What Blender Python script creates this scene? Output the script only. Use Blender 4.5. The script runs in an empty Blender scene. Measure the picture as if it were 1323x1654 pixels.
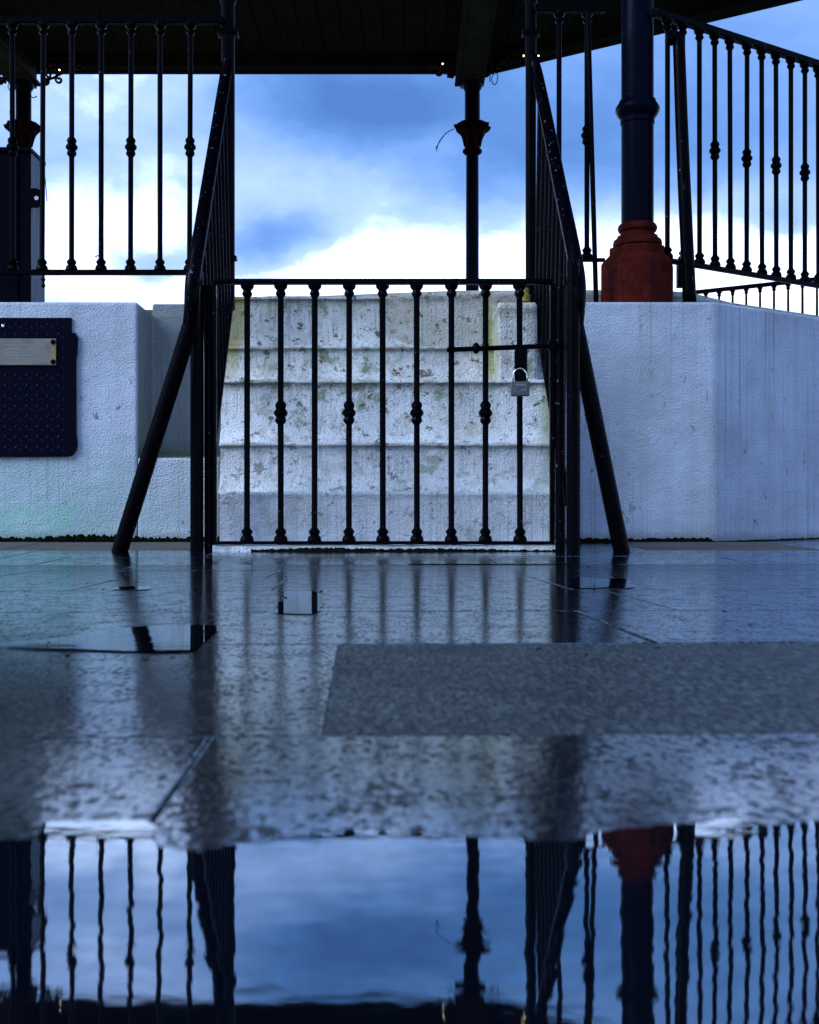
import bpy, bmesh, math, random
from mathutils import Vector, Matrix
random.seed(7)
PI = math.pi
R = math.radians
sc = bpy.context.scene
C = sc.collection

# ------------------------------------------------------------------ camera
F, CXP, CYP, CAMZ = 1930.0, 661.5, 849.0, 0.135     # focal length and principal point in photograph pixels
cam_d = bpy.data.cameras.new('camera')
cam = bpy.data.objects.new('camera', cam_d); C.objects.link(cam)
cam.location = (0, 0, CAMZ); cam.rotation_euler = (R(90), 0, 0)
cam_d.sensor_fit = 'VERTICAL'; cam_d.sensor_height = 36; cam_d.sensor_width = 36 * 1323 / 1654
cam_d.lens = 36 * F / 1654
cam_d.shift_y = (CYP - 827) / 1654
cam_d.clip_start = 0.02; cam_d.clip_end = 6000
cam_d.dof.use_dof = True; cam_d.dof.focus_distance = 5.2; cam_d.dof.aperture_fstop = 12.5
sc.camera = cam

# ------------------------------------------------------------------ sky, sun, exposure
SUN_EL, SUN_AZ = R(36), R(246)
w = bpy.data.worlds.new('World'); sc.world = w; w.use_nodes = True
nt = w.node_tree; nt.nodes.clear()
def N(nt, t, **k):
    n = nt.nodes.new(t)
    for a, b in k.items(): setattr(n, a, b)
    return n
def L(nt, a, b): nt.links.new(a, b)
def mth(nt, op, a, b=None, c=None, clamp=False):
    n = N(nt, 'ShaderNodeMath', operation=op); n.use_clamp = clamp
    for i, v in enumerate((a, b, c)):
        if v is None: continue
        if isinstance(v, (int, float)): n.inputs[i].default_value = v
        else: L(nt, v, n.inputs[i])
    return n.outputs[0]
def ramp(nt, fac, stops, interp='LINEAR'):
    n = N(nt, 'ShaderNodeValToRGB'); cr = n.color_ramp; cr.interpolation = interp
    while len(cr.elements) > 1: cr.elements.remove(cr.elements[-1])
    cr.elements[0].position = stops[0][0]; cr.elements[0].color = (*stops[0][1], 1)
    for p, c in stops[1:]:
        e = cr.elements.new(p); e.color = (*c, 1)
    L(nt, fac, n.inputs[0]); return n.outputs[0]
def mixc(nt, fac, a, b, mode='MIX'):
    n = N(nt, 'ShaderNodeMix', data_type='RGBA', blend_type=mode)
    for s, v in ((0, fac), (6, a), (7, b)):
        if isinstance(v, (int, float)): n.inputs[s].default_value = v
        elif isinstance(v, tuple): n.inputs[s].default_value = (*v, 1)
        else: L(nt, v, n.inputs[s])
    return n.outputs[2]
def noise(nt, vec, scale, detail=4, rough=.55, dist=0.0, out=0):
    n = N(nt, 'ShaderNodeTexNoise'); n.inputs['Scale'].default_value = scale
    n.inputs['Detail'].default_value = detail; n.inputs['Roughness'].default_value = rough
    n.inputs['Distortion'].default_value = dist
    if vec is not None: L(nt, vec, n.inputs['Vector'])
    return n.outputs[out]
def mapping(nt, vec, scale=(1, 1, 1), loc=(0, 0, 0), rot=(0, 0, 0)):
    n = N(nt, 'ShaderNodeMapping'); n.inputs['Scale'].default_value = scale
    n.inputs['Location'].default_value = loc; n.inputs['Rotation'].default_value = rot
    L(nt, vec, n.inputs['Vector']); return n.outputs[0]
def vmath(nt, op, a, b=None, out=0):
    n = N(nt, 'ShaderNodeVectorMath', operation=op)
    for i, v in enumerate((a, b)):
        if v is None: continue
        if isinstance(v, tuple): n.inputs[i].default_value = v
        else: L(nt, v, n.inputs[i])
    return n.outputs[out]
def mrange(nt, v, a, b, c=0.0, d=1.0, smooth=False):
    n = N(nt, 'ShaderNodeMapRange'); n.interpolation_type = 'SMOOTHSTEP' if smooth else 'LINEAR'
    L(nt, v, n.inputs[0])
    for i, x in enumerate((a, b, c, d)): n.inputs[i + 1].default_value = x
    return n.outputs[0]

tc = N(nt, 'ShaderNodeTexCoord'); D0 = tc.outputs['Generated']
wob = vmath(nt, 'SUBTRACT', noise(nt, mapping(nt, D0, (1, 1, 1.6)), 5.0, 5, .6, out=1), (.5, .5, .5))
wobs = vmath(nt, 'MULTIPLY', wob, (.10, .10, .07))
D = vmath(nt, 'ADD', D0, wobs)
sep = N(nt, 'ShaderNodeSeparateXYZ'); L(nt, D, sep.inputs[0])
elev = sep.outputs[2]
n1 = noise(nt, mapping(nt, D, (1, 1, 2.4)), 3.2, 6, .55, .3)
n2 = noise(nt, mapping(nt, D, (1, 1, 2.0), (3, 1, 2)), 9.0, 5, .6)
t = mrange(nt, elev, .19, .30, .87, .46, True)
t = mth(nt, 'ADD', t, mth(nt, 'MULTIPLY', mth(nt, 'SUBTRACT', n1, .5), .60))
t = mth(nt, 'ADD', t, mth(nt, 'MULTIPLY', mth(nt, 'SUBTRACT', n2, .5), .42))
n3 = noise(nt, mapping(nt, D, (1, 1, 1.7), (1, 4, 2)), 26.0, 4, .6)
t = mth(nt, 'ADD', t, mth(nt, 'MULTIPLY', mth(nt, 'SUBTRACT', n3, .5), .14))
CLOUDS = [(620, 165, 210, 60, -.50), (560, 205, 120, 45, -.18), (860, 300, 150, 60, -.28), (425, 405, 70, 42, -.50), (480, 372, 70, 28, -.2),
          (600, 340, 150, 60, .08), (480, 250, 110, 60, .12), (700, 445, 260, 45, .35), (160, 200, 200, 220, .32),
          (255, 425, 75, 26, -.35), (1210, 190, 130, 150, -.12), (1180, 430, 260, 80, .35), (1290, 370, 45, 26, -.30), (690, 240, 90, 30, .12),
          (1100, 250, 60, 60, -.1)]
for (px, py, sx, sy, amp) in CLOUDS:
    v = Vector((px - CXP, F, CYP - py)); ln = v.length; v.normalize()
    dv = vmath(nt, 'SUBTRACT', D, tuple(v))
    dv = vmath(nt, 'MULTIPLY', dv, (ln / sx, 1.0, ln / sy))
    dist = vmath(nt, 'LENGTH', dv, out=1)
    g = mth(nt, 'EXPONENT', mth(nt, 'MULTIPLY', mth(nt, 'MULTIPLY', dist, dist), -.8))
    t = mth(nt, 'ADD', t, mth(nt, 'MULTIPLY', g, amp))
col = ramp(nt, t, [(0.0, (.043, .125, .37)), (.25, (.070, .185, .48)), (.5, (.150, .285, .64)), (.75, (.315, .46, .86)), (1.0, (.95, 1.10, 1.55))])
skyn = N(nt, 'ShaderNodeTexSky', sky_type='NISHITA'); skyn.sun_disc = False
skyn.sun_elevation = SUN_EL; skyn.sun_rotation = SUN_AZ; skyn.air_density = 1.2; skyn.dust_density = 2.0
skc = mixc(nt, 1.0, skyn.outputs[0], (.10, .10, .10), 'MULTIPLY')
fin = mixc(nt, .90, skc, col)
bg = N(nt, 'ShaderNodeBackground'); bg.inputs['Strength'].default_value = 1.0
L(nt, fin, bg.inputs['Color'])
wo = N(nt, 'ShaderNodeOutputWorld'); L(nt, bg.outputs[0], wo.inputs['Surface'])

sd = bpy.data.lights.new('sun', 'SUN'); so = bpy.data.objects.new('sun', sd); C.objects.link(so)
sd.energy = 2.0; sd.angle = R(30); sd.color = (.74, .86, 1.0)
sv = Vector((math.sin(SUN_AZ) * math.cos(SUN_EL), math.cos(SUN_AZ) * math.cos(SUN_EL), math.sin(SUN_EL)))
so.rotation_euler = (-sv).to_track_quat('-Z', 'Y').to_euler()

vs = sc.view_settings; vs.view_transform = 'Standard'; vs.look = 'None'; vs.exposure = 0.85; vs.gamma = 1; vs.use_curve_mapping = False
sc.render.engine = 'CYCLES'
sc.cycles.use_denoising = True
sc.cycles.max_bounces = 6; sc.cycles.diffuse_bounces = 3; sc.cycles.glossy_bounces = 4
sc.cycles.caustics_reflective = False; sc.cycles.caustics_refractive = False
sc.cycles.sample_clamp_indirect = 6

# ------------------------------------------------------------------ helpers
def P(px, py, d):                                   # the point of the place seen at a photograph pixel, d metres away
    return Vector(((px - CXP) * d / F, d, CAMZ + (CYP - py) * d / F))
def PX(px, d): return (px - CXP) * d / F
def PZ(py, d): return CAMZ + (CYP - py) * d / F

def link(name, bm, mat, parent=None, smooth=False, loc=None):
    me = bpy.data.meshes.new(name); bm.to_mesh(me); bm.free()
    if mat: me.materials.append(mat)
    if smooth:
        me.shade_smooth()
        if smooth != 'all': me.set_sharp_from_angle(angle=R(38))
    o = bpy.data.objects.new(name, me); C.objects.link(o)
    if parent: o.parent = parent
    if loc is not None: o.location = loc
    return o
def inst(name, me, parent, loc, rot=(0, 0, 0), scale=(1, 1, 1)):
    o = bpy.data.objects.new(name, me); C.objects.link(o); o.parent = parent
    o.location = loc; o.rotation_euler = rot; o.scale = scale
    return o
def thing(name, label, cat, group=None):
    o = bpy.data.objects.new(name, None); C.objects.link(o); o.empty_display_size = .1
    o['label'] = label; o['category'] = cat
    if group: o['group'] = group
    return o
def tag(o, label, cat, group=None):
    o['label'] = label; o['category'] = cat
    if group: o['group'] = group
    return o
def put_base(root, loc):                            # move a thing's Empty to its base, parts staying where they are
    loc = Vector(loc); root.location = loc
    for ch in root.children: ch.location = Vector(ch.location) - loc
def box(bm, x0, x1, y0, y1, z0, z1, M=None):
    vs_ = [Vector((x, y, z)) for x in (x0, x1) for y in (y0, y1) for z in (z0, z1)]
    if M: vs_ = [M @ v for v in vs_]
    v = [bm.verts.new(p) for p in vs_]
    for f in ((0, 1, 3, 2), (4, 6, 7, 5), (0, 4, 5, 1), (2, 3, 7, 6), (0, 2, 6, 4), (1, 5, 7, 3)):
        bm.faces.new([v[i] for i in f])
def prism(bm, poly, z0, z1):                        # poly ccw seen from above; z may be callables
    a = [bm.verts.new((x, y, z0(x, y) if callable(z0) else z0)) for x, y in poly]
    b = [bm.verts.new((x, y, z1(x, y) if callable(z1) else z1)) for x, y in poly]
    n = len(poly)
    bm.faces.new(list(reversed(a))); bm.faces.new(b)
    for i in range(n): bm.faces.new((a[i], a[(i + 1) % n], b[(i + 1) % n], b[i]))
def tube(bm, pts, r, seg=12, caps=True):
    pts = [Vector(p) for p in pts]; n = len(pts)
    rr = r if isinstance(r, (list, tuple)) else [r] * n
    tan = [(pts[min(i + 1, n - 1)] - pts[max(i - 1, 0)]).normalized() for i in range(n)]
    up = Vector((0, 0, 1)) if abs(tan[0].z) < .9 else Vector((0, 1, 0))
    s = tan[0].cross(up).normalized(); rings = []
    for i in range(n):
        s = (s - tan[i] * s.dot(tan[i])).normalized(); u = tan[i].cross(s)
        rings.append([bm.verts.new(pts[i] + (s * math.cos(2 * PI * k / seg) + u * math.sin(2 * PI * k / seg)) * rr[i]) for k in range(seg)])
    for i in range(n - 1):
        for k in range(seg):
            bm.faces.new((rings[i][k], rings[i][(k + 1) % seg], rings[i + 1][(k + 1) % seg], rings[i + 1][k]))
    if caps:
        bm.faces.new(list(reversed(rings[0]))); bm.faces.new(rings[-1])
def lathe(bm, prof, seg=16, c=(0, 0, 0), rot=0.0):  # prof: (r, z) bottom to top
    rings = []
    for r, z in prof:
        rings.append([bm.verts.new((c[0] + r * math.cos(rot + 2 * PI * k / seg), c[1] + r * math.sin(rot + 2 * PI * k / seg), c[2] + z)) for k in range(seg)])
    for i in range(len(rings) - 1):
        for k in range(seg):
            bm.faces.new((rings[i][k], rings[i][(k + 1) % seg], rings[i + 1][(k + 1) % seg], rings[i + 1][k]))
    bm.faces.new(list(reversed(rings[0]))); bm.faces.new(rings[-1])
def bez(pts, n=6):                                  # Catmull-Rom through points
    pts = [Vector(p) for p in pts]; out = []
    for i in range(len(pts) - 1):
        p0, p1, p2, p3 = pts[max(i - 1, 0)], pts[i], pts[i + 1], pts[min(i + 2, len(pts) - 1)]
        for k in range(n):
            u = k / n
            out.append(.5 * ((2 * p1) + (p2 - p0) * u + (2 * p0 - 5 * p1 + 4 * p2 - p3) * u * u + (3 * p1 - p0 - 3 * p2 + p3) * u ** 3))
    out.append(pts[-1]); return out
def bevel(o, wd, seg=2, ang=30):
    m = o.modifiers.new('bevel', 'BEVEL'); m.width = wd; m.segments = seg; m.limit_method = 'ANGLE'; m.angle_limit = R(ang)
    return o
NB = bmesh.new

# ------------------------------------------------------------------ materials
def mat(name):
    m = bpy.data.materials.new(name); m.use_nodes = True; t_ = m.node_tree
    b = t_.nodes['Principled BSDF']; return m, t_, b
def bump(t_, h, strength, dist, nrm=None):
    n = N(t_, 'ShaderNodeBump'); n.inputs['Strength'].default_value = strength; n.inputs['Distance'].default_value = dist
    L(t_, h, n.inputs['Height'])
    if nrm is not None: L(t_, nrm, n.inputs['Normal'])
    return n.outputs[0]

def wpos(t_):
    g = N(t_, 'ShaderNodeNewGeometry'); return g.outputs['Position'], g
def stucco(name, dirt, base=(.54, .62, .72), stairs=False):
    m, t_, b = mat(name); pos, g = wpos(t_)
    sp = N(t_, 'ShaderNodeSeparateXYZ'); L(t_, pos, sp.inputs[0]); X, Y, Z = sp.outputs
    big = noise(t_, pos, 2.2, 5, .6)
    c = mixc(t_, mrange(t_, big, .38, .66), base, tuple(v * .72 for v in base))
    # rain streaks, running straight down from the top edge
    st = noise(t_, mapping(t_, pos, (75, 75, .45)), 1.0, 3, .65)
    st2 = noise(t_, mapping(t_, pos, (14, 14, .4), (4, 2, 1)), 1.0, 2, .5)
    where = noise(t_, mapping(t_, pos, (1.7, 1.7, .5), (1, 7, 3)), 1.0, 2, .5)
    sm = mth(t_, 'MULTIPLY', mrange(t_, st, .53, .63), mrange(t_, where, .38, .56))
    sm = mth(t_, 'MULTIPLY', sm, .66 if not stairs else .5)
    c = mixc(t_, sm, c, (.15, .17, .15))
    c = mixc(t_, mth(t_, 'MULTIPLY', mrange(t_, st2, .50, .70), .22), c, (.30, .32, .31))
    # small scuffs and specks
    sc1 = noise(t_, mapping(t_, pos, (16, 16, 9), (0, 0, 0), (0, .5, 0)), 1.0, 8, .72)
    c = mixc(t_, mth(t_, 'MULTIPLY', mrange(t_, sc1, .61, .645), mrange(t_, noise(t_, mapping(t_, pos, (2.6, 2.6, 3.5), (6, 2, 8)), 1.0, 3, .6), .46, .60, .0, .95)), c, (.07, .075, .045))
    if dirt:
        b1 = noise(t_, mapping(t_, pos, (8.5, 8.5, 10), (3, 1, 9)), 1.0, 7, .68)
        b2 = noise(t_, mapping(t_, pos, (6, 6, 7), (8, 5, 2)), 1.0, 7, .7)
        tcg = N(t_, 'ShaderNodeTexCoord'); sg = N(t_, 'ShaderNodeSeparateXYZ'); L(t_, tcg.outputs['Generated'], sg.inputs[0]); gzz = sg.outputs[2]
        b4 = noise(t_, mapping(t_, pos, (60, 60, 7), (2, 5, 4)), 1.0, 4, .7)
        up = mth(t_, 'MULTIPLY', mrange(t_, gzz, .15, .88), mrange(t_, gzz, .93, .885))
        c = mixc(t_, mth(t_, 'MULTIPLY', mrange(t_, b4, .42, .62), mth(t_, 'MULTIPLY', up, .5)), c, (.30, .34, .31))
        c = mixc(t_, mth(t_, 'MULTIPLY', mrange(t_, b1, .52, .62), .62), c, (.42, .39, .29))
        c = mixc(t_, mth(t_, 'MULTIPLY', mrange(t_, b2, .565, .645), .8), c, (.13, .20, .08))
        b3 = noise(t_, mapping(t_, pos, (15, 15, 19), (2, 5, 4)), 1.0, 5, .7)
        c = mixc(t_, mth(t_, 'MULTIPLY', mrange(t_, b3, .585, .62), .9), c, (.085, .055, .02))
        ln_ = mth(t_, 'MULTIPLY', mrange(t_, gzz, .80, .90), mrange(t_, gzz, .945, .925)); c = mixc(t_, mth(t_, 'MULTIPLY', ln_, mrange(t_, noise(t_, mapping(t_, pos, (12, 12, 30)), 1.0, 5, .7), .35, .6, .1, .8)), c, (.10, .10, .07))
        b5 = noise(t_, mapping(t_, pos, (34, 34, 26), (7, 5, 1)), 1.0, 6, .75)
        c = mixc(t_, mth(t_, 'MULTIPLY', mrange(t_, b5, .56, .64), .7), c, (.10, .12, .09))
        c = mixc(t_, mrange(t_, Z, .75, 1.15, 0, .55), c, (.86, .83, .70), 'MULTIPLY')
        clean = N(t_, 'ShaderNodeMix', data_type='RGBA'); L(t_, mth(t_, 'ADD', mrange(t_, Z, .22, .85, .60, 1.1), mth(t_, 'MULTIPLY', mth(t_, 'SUBTRACT', big, .5), .8), clamp=True), clean.inputs[0]); clean.inputs[6].default_value = (.66, .71, .76, 1); L(t_, c, clean.inputs[7]); c = clean.outputs[2]
        # yellow run beside the cheek block
        wx = mth(t_, 'ADD', X, mth(t_, 'MULTIPLY', mth(t_, 'SUBTRACT', noise(t_, mapping(t_, pos, (3, 3, 5)), 1.0, 3), .5), .03))
        run = mth(t_, 'MULTIPLY', mrange(t_, mth(t_, 'ABSOLUTE', mth(t_, 'SUBTRACT', wx, .402)), .004, .022, 1, 0), mrange(t_, Z, .80, .88))
        c = mixc(t_, mth(t_, 'MULTIPLY', run, .75), c, (.36, .34, .05))
        c = mixc(t_, mth(t_, 'MULTIPLY', mrange(t_, mth(t_, 'ABSOLUTE', mth(t_, 'SUBTRACT', wx, .385)), .0, .03, 1, 0), mrange(t_, Z, .70, .95, 0, .6)), c, (.12, .26, .10))
        rs = mth(t_, 'MULTIPLY', mrange(t_, wx, .585, .66), mrange(t_, mth(t_, 'ABSOLUTE', mth(t_, 'SUBTRACT', Z, .55)), .1, .34, .85, 0))
        c = mixc(t_, rs, c, (.20, .24, .04))
        ls = mth(t_, 'MULTIPLY', mrange(t_, wx, -.855, -.825, 1, 0), mrange(t_, Z, .75, 1.0))
        c = mixc(t_, mth(t_, 'MULTIPLY', ls, .7), c, (.33, .28, .03))
    else:
        # green algae low on the left pier and along the foot of the wall
        al = mth(t_, 'MULTIPLY', mrange(t_, Z, .60, .20), mrange(t_, X, -1.0, -1.7))
        al = mth(t_, 'MULTIPLY', al, mrange(t_, noise(t_, pos, 7, 6, .65), .30, .62))
        c = mixc(t_, mth(t_, 'MULTIPLY', al, .85), c, (.22, .52, .40))
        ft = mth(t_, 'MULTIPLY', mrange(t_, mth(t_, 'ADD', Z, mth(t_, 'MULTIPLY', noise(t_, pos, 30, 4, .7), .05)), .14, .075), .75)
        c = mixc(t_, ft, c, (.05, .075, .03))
        # niche: darker greenish grey behind the front face, with a mossy ledge
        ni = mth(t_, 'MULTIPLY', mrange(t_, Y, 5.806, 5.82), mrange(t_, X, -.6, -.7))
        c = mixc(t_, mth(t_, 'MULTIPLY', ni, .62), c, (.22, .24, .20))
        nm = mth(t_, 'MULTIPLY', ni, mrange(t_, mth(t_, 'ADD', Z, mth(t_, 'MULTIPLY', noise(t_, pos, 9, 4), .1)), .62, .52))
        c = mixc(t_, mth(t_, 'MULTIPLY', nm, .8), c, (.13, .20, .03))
    L(t_, c, b.inputs['Base Color'])
    b.inputs['Roughness'].default_value = .62
    h1 = noise(t_, pos, 120, 3, .6); h2 = noise(t_, mapping(t_, pos, (7, 7, 9)), 1.0, 4, .6)
    nb = bump(t_, h2, .6, .02); nb = bump(t_, h1, .95, .010, nb)
    L(t_, nb, b.inputs['Normal'])
    return m
M_WALL = stucco('painted_render', False)
M_STEP = stucco('painted_render_steps', True, (.84, .86, .86), True)
M_SLABTOP = stucco('platform_concrete', True, (.62, .63, .62), True)

def iron(name, base=(.0004, .0004, .0016), rough=.32, flake_glints=.665):
    m, t_, b = mat(name); tcn = N(t_, 'ShaderNodeTexCoord'); pos, g = wpos(t_)
    fl = noise(t_, mapping(t_, pos, (38, 38, 30)), 1.0, 6, .7)
    c = mixc(t_, mrange(t_, fl, flake_glints, flake_glints + .03), base, (.09, .11, .24))  # bluish highlights on flaking paint, put into the base colour
    r2 = noise(t_, mapping(t_, pos, (12, 12, 12), (5, 5, 5)), 1.0, 4, .6)
    c = mixc(t_, mrange(t_, r2, .64, .75, 0, .6), c, (.004, .002, .0015))
    L(t_, c, b.inputs['Base Color'])
    L(t_, mrange(t_, noise(t_, pos, 60, 3), .3, .7, rough - .1, rough + .15), b.inputs['Roughness'])
    L(t_, bump(t_, noise(t_, pos, 120, 4, .65), .35, .002), b.inputs['Normal'])
    b.inputs['Specular IOR Level'].default_value = .03
    return m
M_IRON = iron('black_gloss_iron')
M_IRON_WORN_GLINT = iron('worn_glinting_iron', flake_glints=.635)
M_COL = iron('column_blue_black', (.0010, .0022, .009), .30, .72)
def simple(name, c, rough=.6, metal=0, nscale=8, var=.3, bumps=.3):
    m, t_, b = mat(name); pos, g = wpos(t_)
    if max(c) < .15: b.inputs['Specular IOR Level'].default_value = .03
    n_ = noise(t_, pos, nscale, 5, .6)
    L(t_, mixc(t_, mrange(t_, n_, .3, .7), c, tuple(v * (1 - var) for v in c)), b.inputs['Base Color'])
    b.inputs['Roughness'].default_value = rough; b.inputs['Metallic'].default_value = metal
    if bumps: L(t_, bump(t_, noise(t_, pos, nscale * 8, 4, .6), bumps, .003), b.inputs['Normal'])
    return m
M_RED = simple('oxide_red_paint', (.088, .0115, .0075), .55, 0, 26, .65)
M_CAPRED = simple('faded_red_iron', (.016, .003, .003), .6, 0, 14, .4)
M_CEIL = simple('ceiling_board_paint', (.032, .027, .018), .8, 0, 3, .5)
M_BEAM = simple('beam_paint', (.062, .052, .036), .75, 0, 5, .5)
M_ROOF = simple('roof_slate', (.06, .065, .07), .7, 0, 5, .4)
M_CABI = simple('navy_black_metal', (.002, .002, .008), .45, 0, 10, .3)
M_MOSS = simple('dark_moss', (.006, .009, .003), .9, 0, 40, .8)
M_STEEL = simple('lock_shackle_steel', (.65, .62, .58), .2, 1, 40, .2, 0)
M_LOCK = simple('dull_lock_body', (.12, .13, .13), .45, .4, 90, .4)
M_CABLE = simple('blue_cable_plastic', (.02, .13, .22), .5, 0, 10, .1, 0)
M_RUST = simple('yellow_rust', (.30, .23, .03), .7, 0, 60, .6)

# pale weathered board at the cabinet's side
m, t_, b = mat('weathered_grey_board'); pos, g = wpos(t_)
gr = noise(t_, mapping(t_, pos, (70, 70, 3)), 1.0, 5, .65)
L(t_, ramp(t_, gr, [(.25, (.07, .10, .14)), (.5, (.16, .21, .26)), (.8, (.36, .42, .46))]), b.inputs['Base Color'])
b.inputs['Roughness'].default_value = .75; M_BOARD = m
# plaque
m, t_, b = mat('tarnished_plaque_metal'); pos, g = wpos(t_)
sp = N(t_, 'ShaderNodeSeparateXYZ'); L(t_, pos, sp.inputs[0])
c = mixc(t_, mrange(t_, noise(t_, mapping(t_, pos, (12, 12, 30)), 1.0, 5, .6), .35, .7), (.13, .13, .11), (.22, .20, .16))
xx = mth(t_, 'ADD', sp.outputs[0], mth(t_, 'MULTIPLY', noise(t_, pos, 30, 3), .03))
c = mixc(t_, mth(t_, 'MULTIPLY', mrange(t_, xx, -1.735, -1.700), mrange(t_, noise(t_, pos, 45, 4), .35, .6)), c, (.26, .20, .02))
L(t_, c, b.inputs['Base Color']); b.inputs['Roughness'].default_value = .5; b.inputs['Metallic'].default_value = .3; M_PLAQ = m
M_LETTER = simple('engraved_letter_paint', (.27, .265, .25), .6, 0, 30, .1, 0)

# wet granite
def granite(name, wet, base=(.055, .062, .07), tint=(.09, .1, .105), rlo=.10, rhi=.34, bstr=.5, coat=1.0, grain=(170, 80, 170)):
    m, t_, b = mat(name); pos, g = wpos(t_)
    oi = N(t_, 'ShaderNodeObjectInfo')
    vo = N(t_, 'ShaderNodeTexVoronoi'); vo.inputs['Scale'].default_value = 1.6; L(t_, mapping(t_, pos, grain), vo.inputs['Vector'])
    spk = noise(t_, mapping(t_, pos, grain), 1.0, 4, .75)
    c = mixc(t_, mrange(t_, spk, .44, .56), base, tint)
    sv_ = N(t_, 'ShaderNodeSeparateXYZ'); L(t_, vo.outputs['Color'], sv_.inputs[0])
    c = mixc(t_, mrange(t_, sv_.outputs[0], .72, .95, 0, .8), c, tuple(v * 2.0 for v in tint))
    c = mixc(t_, mrange(t_, sv_.outputs[1], .75, .95, 0, .85), c, tuple(v * .25 for v in base))
    stn = noise(t_, pos, 6, 5, .6)
    c = mixc(t_, mrange(t_, stn, .45, .7, 0, .5), c, tuple(v * .5 for v in base))
    lf = noise(t_, mapping(t_, pos, (30, 30, 30), (9, 3, 1)), 1.0, 3, .5)
    c = mixc(t_, mrange(t_, lf, .78, .80), c, (.05, .018, .008))
    L(t_, c, b.inputs['Base Color'])
    wn = noise(t_, mapping(t_, pos, (5, 3, 5)), 1.0, 6, .68)
    wn = mth(t_, 'ADD', wn, mth(t_, 'MULTIPLY', mth(t_, 'SUBTRACT', oi.outputs['Random'], .5), .12))
    L(t_, mrange(t_, wn, .36, .64, rlo, rhi), b.inputs['Roughness'])
    b.inputs['IOR'].default_value = 1.5
    gb = noise(t_, pos, 150, 3, .62)
    gb2 = noise(t_, pos, 22, 4, .6)
    nb = bump(t_, gb2, .10 * bstr, .002); nb = bump(t_, gb, bstr, .0025, nb)
    L(t_, nb, b.inputs['Normal'])
    gsp = noise(t_, mapping(t_, pos, grain, (3, 9, 4)), 1.0, 4, .75)
    gsl = noise(t_, mapping(t_, pos, (24, 14, 24), (3, 9, 4)), 1.0, 5, .7)
    cw = mrange(t_, mth(t_, 'ADD', gsp, mth(t_, 'MULTIPLY', mth(t_, 'SUBTRACT', gsl, .5), .5)), .435, .495, .02 * coat, coat)
    b.inputs['Specular IOR Level'].default_value = .04 if wet == 1 else .4
    # the film of water on the stone: a mirror that grows towards grazing angles, broken by the grain
    cb = bump(t_, gb2, .02 * bstr, .002); cb = bump(t_, gb, .5 * bstr, .0010, cb)
    gl = N(t_, 'ShaderNodeBsdfGlossy'); gl.distribution = 'GGX'; gl.inputs['Color'].default_value = (.80, .92, 1.0, 1)
    L(t_, mrange(t_, wn, .36, .64, rlo * .15, rhi * .22), gl.inputs['Roughness']); L(t_, cb, gl.inputs['Normal'])
    fr = N(t_, 'ShaderNodeFresnel'); fr.inputs['IOR'].default_value = 2.7
    mx = N(t_, 'ShaderNodeMixShader'); L(t_, mth(t_, 'MULTIPLY', mth(t_, 'MULTIPLY', fr.outputs[0], 1.4, clamp=True), cw), mx.inputs[0])
    L(t_, b.outputs[0], mx.inputs[1]); L(t_, gl.outputs[0], mx.inputs[2])
    L(t_, mx.outputs[0], t_.nodes['Material Output'].inputs['Surface'])
    return m
M_WET = granite('wet_granite', 1, (.0006, .0009, .002), (.003, .004, .007), .10, .24)
M_DAMP = granite('damp_rough_granite', .4, (.0015, .002, .003), (.040, .050, .048), .42, .60, 1.8, .09, (210, 50, 210))
M_DRY = granite('sheltered_dry_granite', 0, (.060, .056, .048), (.085, .08, .07), .65, .8, .8, 0.0)
M_BED = granite('joint_grit', .3, (.010, .011, .012), (.02, .02, .02), .2, .5, 1.5, .6)
# puddle water
m, t_, b = mat('puddle_water'); pos, g = wpos(t_)
b.inputs['Base Color'].default_value = (.002, .003, .006, 1); b.inputs['Roughness'].default_value = .3; b.inputs['Specular IOR Level'].default_value = 0
wb = bump(t_, mth(t_, 'ADD', noise(t_, mapping(t_, pos, (14, 34, 9)), 1.0, 3, .5), mth(t_, 'MULTIPLY', noise(t_, mapping(t_, pos, (70, 90, 9)), 1.0, 2, .5), .16)), .35, .0004)
gl = N(t_, 'ShaderNodeBsdfGlossy'); gl.inputs['Roughness'].default_value = .018; gl.inputs['Color'].default_value = (.80, .93, 1.0, 1); L(t_, wb, gl.inputs['Normal'])
fr = N(t_, 'ShaderNodeFresnel'); fr.inputs['IOR'].default_value = 3.2
mx = N(t_, 'ShaderNodeMixShader'); mot = mrange(t_, noise(t_, mapping(t_, pos, (60, 75, 9)), 1.0, 4, .65), .38, .62, .80, 1.0)
L(t_, mth(t_, 'MULTIPLY', mth(t_, 'MULTIPLY', fr.outputs[0], 1.35, clamp=True), mot), mx.inputs[0]); L(t_, b.outputs[0], mx.inputs[1]); L(t_, gl.outputs[0], mx.inputs[2])
L(t_, mx.outputs[0], t_.nodes['Material Output'].inputs['Surface'])
M_WATER = m

# ------------------------------------------------------------------ ground
def gz(y): return 0.0 if y < 4.2 else .035 * (min(y, 6.2) - 4.2)
bm = NB()
ys = [-2000, -20, -3, 0, 2, 4.2, 4.6, 5.0, 5.4, 5.8, 6.2, 20, 200, 3000]; xs = [-3000, -60, -8, -3, 0, 3, 8, 60, 3000]
grid = [[bm.verts.new((x, y, gz(y) - .004)) for x in xs] for y in ys]
for i in range(len(ys) - 1):
    for j in range(len(xs) - 1):
        bm.faces.new((grid[i][j], grid[i][j + 1], grid[i + 1][j + 1], grid[i + 1][j]))
gnd = link('ground', bm, M_BED); gnd['kind'] = 'structure'

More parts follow.
